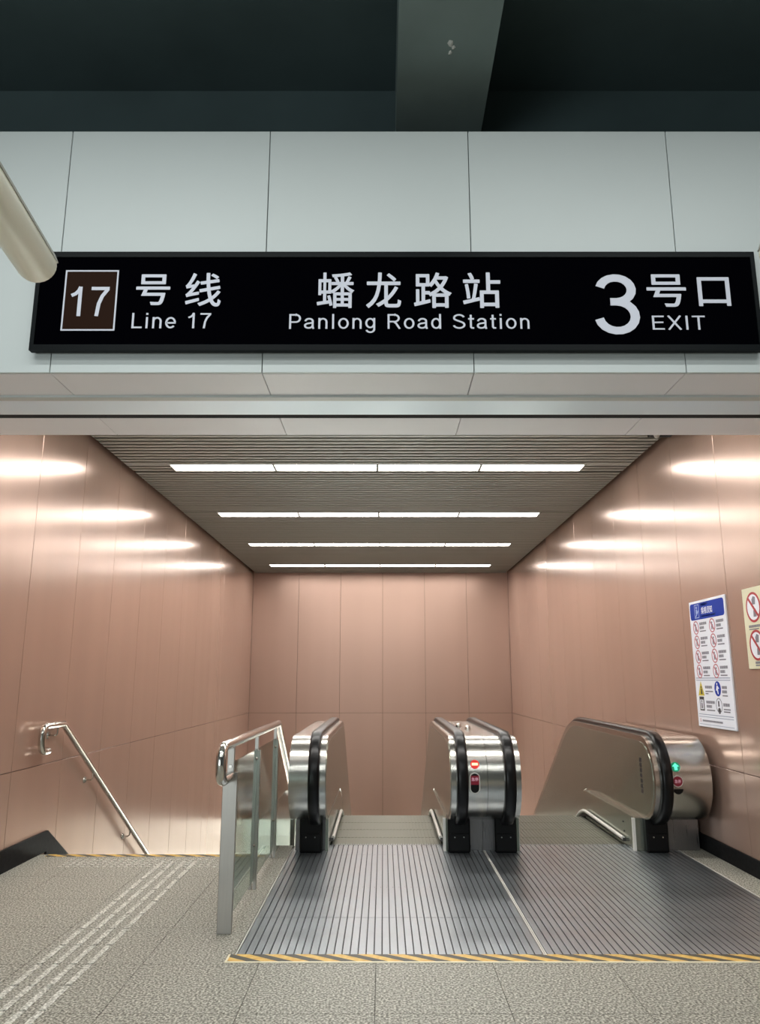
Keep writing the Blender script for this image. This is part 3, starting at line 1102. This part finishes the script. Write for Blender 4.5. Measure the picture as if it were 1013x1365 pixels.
# end post: one broad blade; the others: a pair of slim bars holding the glass
p = box('post', (XG - 0.046, 5.065, 0.0), (XG + 0.046, 5.089, 0.93), STEEL_POST, rl, bevel=0.003)
box('rail_bracket', (XG - 0.022, 5.066, 0.93), (XG + 0.022, 5.088, HZ - 0.02), STEEL_POST, p, bevel=0.003)
bm = bmesh.new()
bmesh.ops.create_cone(bm, cap_ends=True, segments=14, radius1=0.012, radius2=0.010, depth=0.008,
                      matrix=Matrix.Translation((XG, 5.061, 0.965)) @ Matrix.Rotation(PI / 2, 4, 'X'))
finish('screw', bm, STEEL_TUBE, p)
for yy, zb in ((6.09, 0.0), (7.12, 0.0), (8.6, -0.9), (10.2, -1.85)):
    zt = HZ - 0.13 - max(0, (yy - 7.27) * 0.586)
    bm = bmesh.new()
    add_box(bm, (XG - 0.028, yy - 0.022, zb), (XG - 0.007, yy + 0.022, zt))
    add_box(bm, (XG + 0.007, yy - 0.022, zb), (XG + 0.028, yy + 0.022, zt))
    p = finish('post', bm, STEEL_POST, rl)
    box('rail_bracket', (XG - 0.012, yy - 0.014, zt - 0.04), (XG + 0.012, yy + 0.014, zt + 0.105), STEEL_POST, p)
    for zz in (zt - 0.06, zb + 0.30):
        bm = bmesh.new()
        bmesh.ops.create_uvsphere(bm, u_segments=12, v_segments=8, radius=0.016, matrix=Matrix.Translation((XG, yy - 0.024, zz)))
        finish('clamp_button', bm, STEEL_TUBE, p, smooth=60)
for a, b in ((5.095, 6.062), (6.118, 7.092)):
    box('glass_pane', (XG - 0.006, a, 0.06), (XG + 0.006, b, 0.985), GLASS, rl)
for a, b in ((7.15, 8.57), (8.63, 10.17)):
    za, zb_ = 0.985 - max(0, a - 7.27) * .586, 0.985 - (b - 7.27) * .586
    bm = bmesh.new()
    add_prism_x(bm, [(a, za - 0.9), (b, zb_ - 0.9), (b, zb_), (a, za)], XG - .006, XG + .006)
    finish('glass_pane', bm, GLASS, rl)

# ------------------------------------------------------------------ wall handrail on the left
hr = empty('wall_handrail', (XL + 0.09, 7.1, 0.9), 'steel tube handrail on the left copper wall running down the stairs', 'handrail')
XH = XL + 0.085
path = [(XL + 0.012, 7.12, 0.885), (XH, 7.08, 0.885), (XH, 6.90, 0.885), (XH, 6.90, 1.10), (XH, 7.34, 1.10), (XH, 14.0, 1.10 - 6.66 * 0.588)]
pp = fillet(path[:5], 0.09, 7)
tube('rail', pp + [Vector(path[5])], 0.029, STEEL_TUBE, hr, n=14)
for yy in (7.22, 8.19, 9.52, 10.9):
    zz = 1.10 - max(0, yy - 7.34) * 0.588
    b = tube('wall_bracket', fillet([(XL + 0.004, yy, zz - 0.095), (XH, yy, zz - 0.095), (XH, yy, zz - 0.02)], 0.03, 4), 0.008, STEEL_TUBE, hr, n=8)
    bm = bmesh.new()
    bmesh.ops.create_cone(bm, cap_ends=True, segments=16, radius1=0.032, radius2=0.028, depth=0.014,
                          matrix=Matrix.Translation((XL + 0.008, yy, zz - 0.095)) @ Matrix.Rotation(PI / 2, 4, 'Y'))
    finish('bracket_rose', bm, STEEL_TUBE, b, smooth=40)

# ------------------------------------------------------------------ notices on the right wall


class Notice:
    """flat print on a board hung on the right wall; u runs left to right, v bottom to top"""

    def __init__(self, name, label, y_left, y_right, z0, z1, m, th=0.012):
        self.W, self.H = y_left - y_right, z1 - z0
        self.y, self.z = y_left, z0
        self.x = XR - th
        self.t = empty(name, (XR, (y_left + y_right) / 2, z0), label, 'notice')
        bm = bmesh.new()
        add_box(bm, (self.x, y_right, z0), (XR, y_left, z1))
        self.board = finish('board', bm, m, self.t, bevel=0.003)
        self.k = 0

    def P(self, u, v, d=0.0):
        return Vector((self.x - 0.0006 - d, self.y - u, self.z + v))

    def poly(self, bm, pts, lift=0.0006):
        A = [bm.verts.new(self.P(u, v, -0.0005)) for u, v in pts]
        B = [bm.verts.new(self.P(u, v, lift)) for u, v in pts]
        bm.faces.new(A)
        bm.faces.new(B[::-1])
        for i in range(len(pts)):
            j = (i + 1) % len(pts)
            bm.faces.new([A[i], B[i], B[j], A[j]])

    def rect(self, bm, u0, v0, u1, v1, lift=0.0006):
        self.poly(bm, [(u0, v0), (u1, v0), (u1, v1), (u0, v1)], lift)

    def ring(self, bm, u, v, r, w, lift=0.0012, n=28):
        for k in range(n):
            a, b = 2 * PI * k / n, 2 * PI * (k + 1) / n
            self.poly(bm, [(u + r * math.cos(a), v + r * math.sin(a)), (u + r * math.cos(b), v + r * math.sin(b)),
                           (u + (r - w) * math.cos(b), v + (r - w) * math.sin(b)), (u + (r - w) * math.cos(a), v + (r - w) * math.sin(a))], lift)

    def slash(self, bm, u, v, r, w, lift=0.0013):
        s = math.sqrt(.5)
        d = r * s
        e = w * s / 1.0 * 0.7
        self.poly(bm, [(u - d - 0 + e, v + d + e - 0), (u - d - e, v + d - e), (u + d - e, v - d - e), (u + d + e, v - d + e)], lift)

    def disc(self, bm, u, v, r, lift=0.0006, n=24, sy=1.0):
        self.poly(bm, [(u + r * math.cos(2 * PI * k / n), v + sy * r * math.sin(2 * PI * k / n)) for k in range(n)], lift)

    def done(self, name, bm, m, label=None):
        return finish(name, bm, m, self.board, label=label)


def small_lines(N, bm, u, v, rows):
    """tiny captions too small to read: broken rows of character-sized blocks"""
    for (w, h, dy) in rows:
        x = u
        while x < u + w:
            cw = h * random.uniform(0.65, 0.95)
            N.rect(bm, x, v + dy, min(x + cw, u + w), v + dy + h)
            x += cw + h * 0.25


N = Notice('safety_notice', 'tall white escalator notice with a blue header on the right copper wall', 7.29, 6.52, 1.085, 2.205, NOTICE_WHITE, th=0.016)
W, H = N.W, N.H
bm = bmesh.new()
r = 0.03
hb, ht = H - 0.172, H - 0.022                               # header band
pts = []
for (cx, cy), a0 in (((0.022 + r, hb + r), PI), ((W - 0.022 - r, hb + r), 1.5 * PI), ((W - 0.022 - r, ht - r), 0), ((0.022 + r, ht - r), .5 * PI)):
    for k in range(5):
        pts.append((cx + r * math.cos(a0 + k * PI / 8), cy + r * math.sin(a0 + k * PI / 8)))
N.poly(bm, pts)
N.done('header', bm, NOTICE_BLUE, 'blue header band')
bm = bmesh.new()                                            # escalator pictogram and rows in the header
e0, e1 = hb + 0.015, ht - 0.012
N.rect(bm, 0.125, e0, 0.132, e1, 0.0012)
N.rect(bm, 0.215, e0, 0.222, e1, 0.0012)
N.rect(bm, 0.132, e1 - 0.006, 0.215, e1, 0.0012)
N.rect(bm, 0.132, e0, 0.215, e0 + 0.006, 0.0012)
N.disc(bm, 0.168, e1 - 0.028, 0.013, 0.0012)
N.poly(bm, [(0.157, e1 - 0.044), (0.179, e1 - 0.044), (0.179, e1 - 0.082), (0.157, e1 - 0.082)], 0.0012)
N.poly(bm, [(0.138, e0 + 0.012), (0.155, e0 + 0.012), (0.207, e0 + 0.055), (0.207, e0 + 0.075)], 0.0012)
small_lines(N, bm, 0.27, hb, [(0.14, 0.020, 0.118), (0.30, 0.013, 0.018)])
N.done('header_print', bm, NOTICE_PALEBLUE)['kind'] = 'stuff'
fit_text('lettering', '乘梯须知', 0.27, hb + 0.042, 0.51, hb + 0.105, N.P, NOTICE_WHITE, N.board, 0.01, depth=0.001)
bmt = bmesh.new()
for c in range(2):
    for rr in range(4):
        u = 0.125 + c * 0.355
        v = 0.878 - rr * 0.131
        bm = bmesh.new()
        N.ring(bm, u, v, 0.062, 0.010)
        N.slash(bm, u, v, 0.058, 0.009)
        N.done('prohibition_ring', bm, NOTICE_PINK)
        bm = bmesh.new()
        N.disc(bm, u - 0.006 + 0.008 * (rr % 2), v + 0.024, 0.011)
        N.poly(bm, [(u - 0.016, v + 0.010), (u + 0.014, v + 0.010), (u + 0.020, v - 0.035), (u + 0.006, v - 0.035), (u, v - 0.010), (u - 0.008, v - 0.035), (u - 0.020, v - 0.035)])
        N.done('pictogram_figure', bm, NOTICE_GREY)
        small_lines(N, bmt, u + 0.085, v, [(0.15, 0.024, 0.018), (0.09, 0.024, -0.018), (0.13, 0.010, -0.042)])
for u, v, rws in ((0.215, 0.335, [(0.15, 0.024, 0.0), (0.16, 0.010, -0.03), (0.06, 0.010, -0.05)]),
                  (0.565, 0.335, [(0.10, 0.024, 0.0), (0.09, 0.024, -0.036), (0.10, 0.010, -0.062)]),
                  (0.215, 0.205, [(0.18, 0.024, 0.0), (0.11, 0.024, -0.036), (0.17, 0.010, -0.062)]),
                  (0.565, 0.190, [(0.12, 0.026, 0.0), (0.13, 0.010, -0.03), (0.12, 0.010, -0.05)]),
                  (0.10, 0.045, [(0.42, 0.016, 0.0)])):
    small_lines(N, bmt, u, v, rws)
N.done('caption_lines', bmt, NOTICE_GREY)['kind'] = 'stuff'
for v0, v1 in ((0.422, 0.429), (0.404, 0.410), (0.105, 0.111), (0.085, 0.090), (0.02, 0.024)):
    bm = bmesh.new()
    N.rect(bm, 0.03, v0, W - 0.03, v1)
    N.done('ruled_line', bm, NOTICE_LINE)
bm = bmesh.new()
N.poly(bm, [(0.060, 0.272), (0.190, 0.272), (0.125, 0.398)])
N.done('warning_triangle', bm, NOTICE_YELLOW, 'yellow warning triangle')
bm = bmesh.new()
N.poly(bm, [(0.112, 0.285), (0.148, 0.285), (0.138, 0.333), (0.120, 0.333)], 0.0014)
N.disc(bm, 0.127, 0.346, 0.010, 0.0014)
N.done('pictogram_figure', bm, NOTICE_DARK)
bm = bmesh.new()
N.rect(bm, 0.070, 0.140, 0.168, 0.262, 0.0006)
N.done('black_frame', bm, NOTICE_DARK, 'black framed pictogram')
bm = bmesh.new()
N.rect(bm, 0.085, 0.152, 0.153, 0.236, 0.0014)
N.done('pictogram_ground', bm, NOTICE_WHITE)
bm = bmesh.new()
N.disc(bm, 0.118, 0.222, 0.012, 0.002)
N.poly(bm, [(0.100, 0.160), (0.136, 0.160), (0.130, 0.208), (0.106, 0.208)], 0.002)
N.done('pictogram_figure', bm, NOTICE_GREY)
bm = bmesh.new()
N.ring(bm, 0.480, 0.195, 0.062, 0.006)
N.done('pictogram_ring', bm, NOTICE_GREY)
bm = bmesh.new()
N.disc(bm, 0.478, 0.150, 0.026)
N.rect(bm, 0.462, 0.185, 0.484, 0.232)
N.done('pictogram_figure', bm, NOTICE_DARK)
bm = bmesh.new()
N.disc(bm, 0.478, 0.335, 0.064)
N.done('blue_disc', bm, NOTICE_BLUE, 'blue disc with a white figure')
bm = bmesh.new()
N.disc(bm, 0.470, 0.375, 0.010, 0.0014)
N.poly(bm, [(0.462, 0.362), (0.482, 0.362), (0.512, 0.335), (0.484, 0.335), (0.492, 0.290), (0.476, 0.290), (0.460, 0.325), (0.440, 0.315)], 0.0014)
N.done('white_figure', bm, NOTICE_WHITE)
bm = bmesh.new()
N.rect(bm, 0.055, 0.040, 0.062, 0.070)
N.done('red_mark', bm, NOTICE_RED)

N = Notice('prohibition_notice', 'cream notice with red no smoking rings at the right edge of the photo', 6.195, 5.50, 1.578, 2.205, NOTICE_CREAM, th=0.016)
W, H = N.W, N.H
bmt = bmesh.new()
for c in range(2):
    for rr in range(2):
        u = 0.172 + c * 0.345
        v = H - 0.155 - rr * 0.292
        bm = bmesh.new()
        N.disc(bm, u, v, 0.108, 0.0005)
        N.done('ring_ground', bm, NOTICE_WHITE)
        bm = bmesh.new()
        N.ring(bm, u, v, 0.118, 0.018)
        N.slash(bm, u, v, 0.112, 0.016)
        N.done('prohibition_ring', bm, NOTICE_RED)
        bm = bmesh.new()
        N.poly(bm, [(u - 0.005, v - 0.075), (u + 0.045, v - 0.075), (u + 0.038, v - 0.02), (u + 0.018, v - 0.002), (u - 0.002, v - 0.03)], 0.0011)
        N.poly(bm, [(u - 0.012, v + 0.02), (u + 0.035, v + 0.02), (u + 0.045, v + 0.075), (u + 0.010, v + 0.085), (u - 0.015, v + 0.06)], 0.0011)
        N.done('pictogram_figure', bm, NOTICE_GREY)
        small_lines(N, bmt, u - 0.10 + 0.05 * rr, v, [(0.22, 0.020, -0.156), (0.16, 0.008, -0.172)] if rr == 0 else [(0.10, 0.018, -0.142), (0.08, 0.009, -0.158)])
N.done('caption_lines', bmt, NOTICE_GREY)['kind'] = 'stuff'
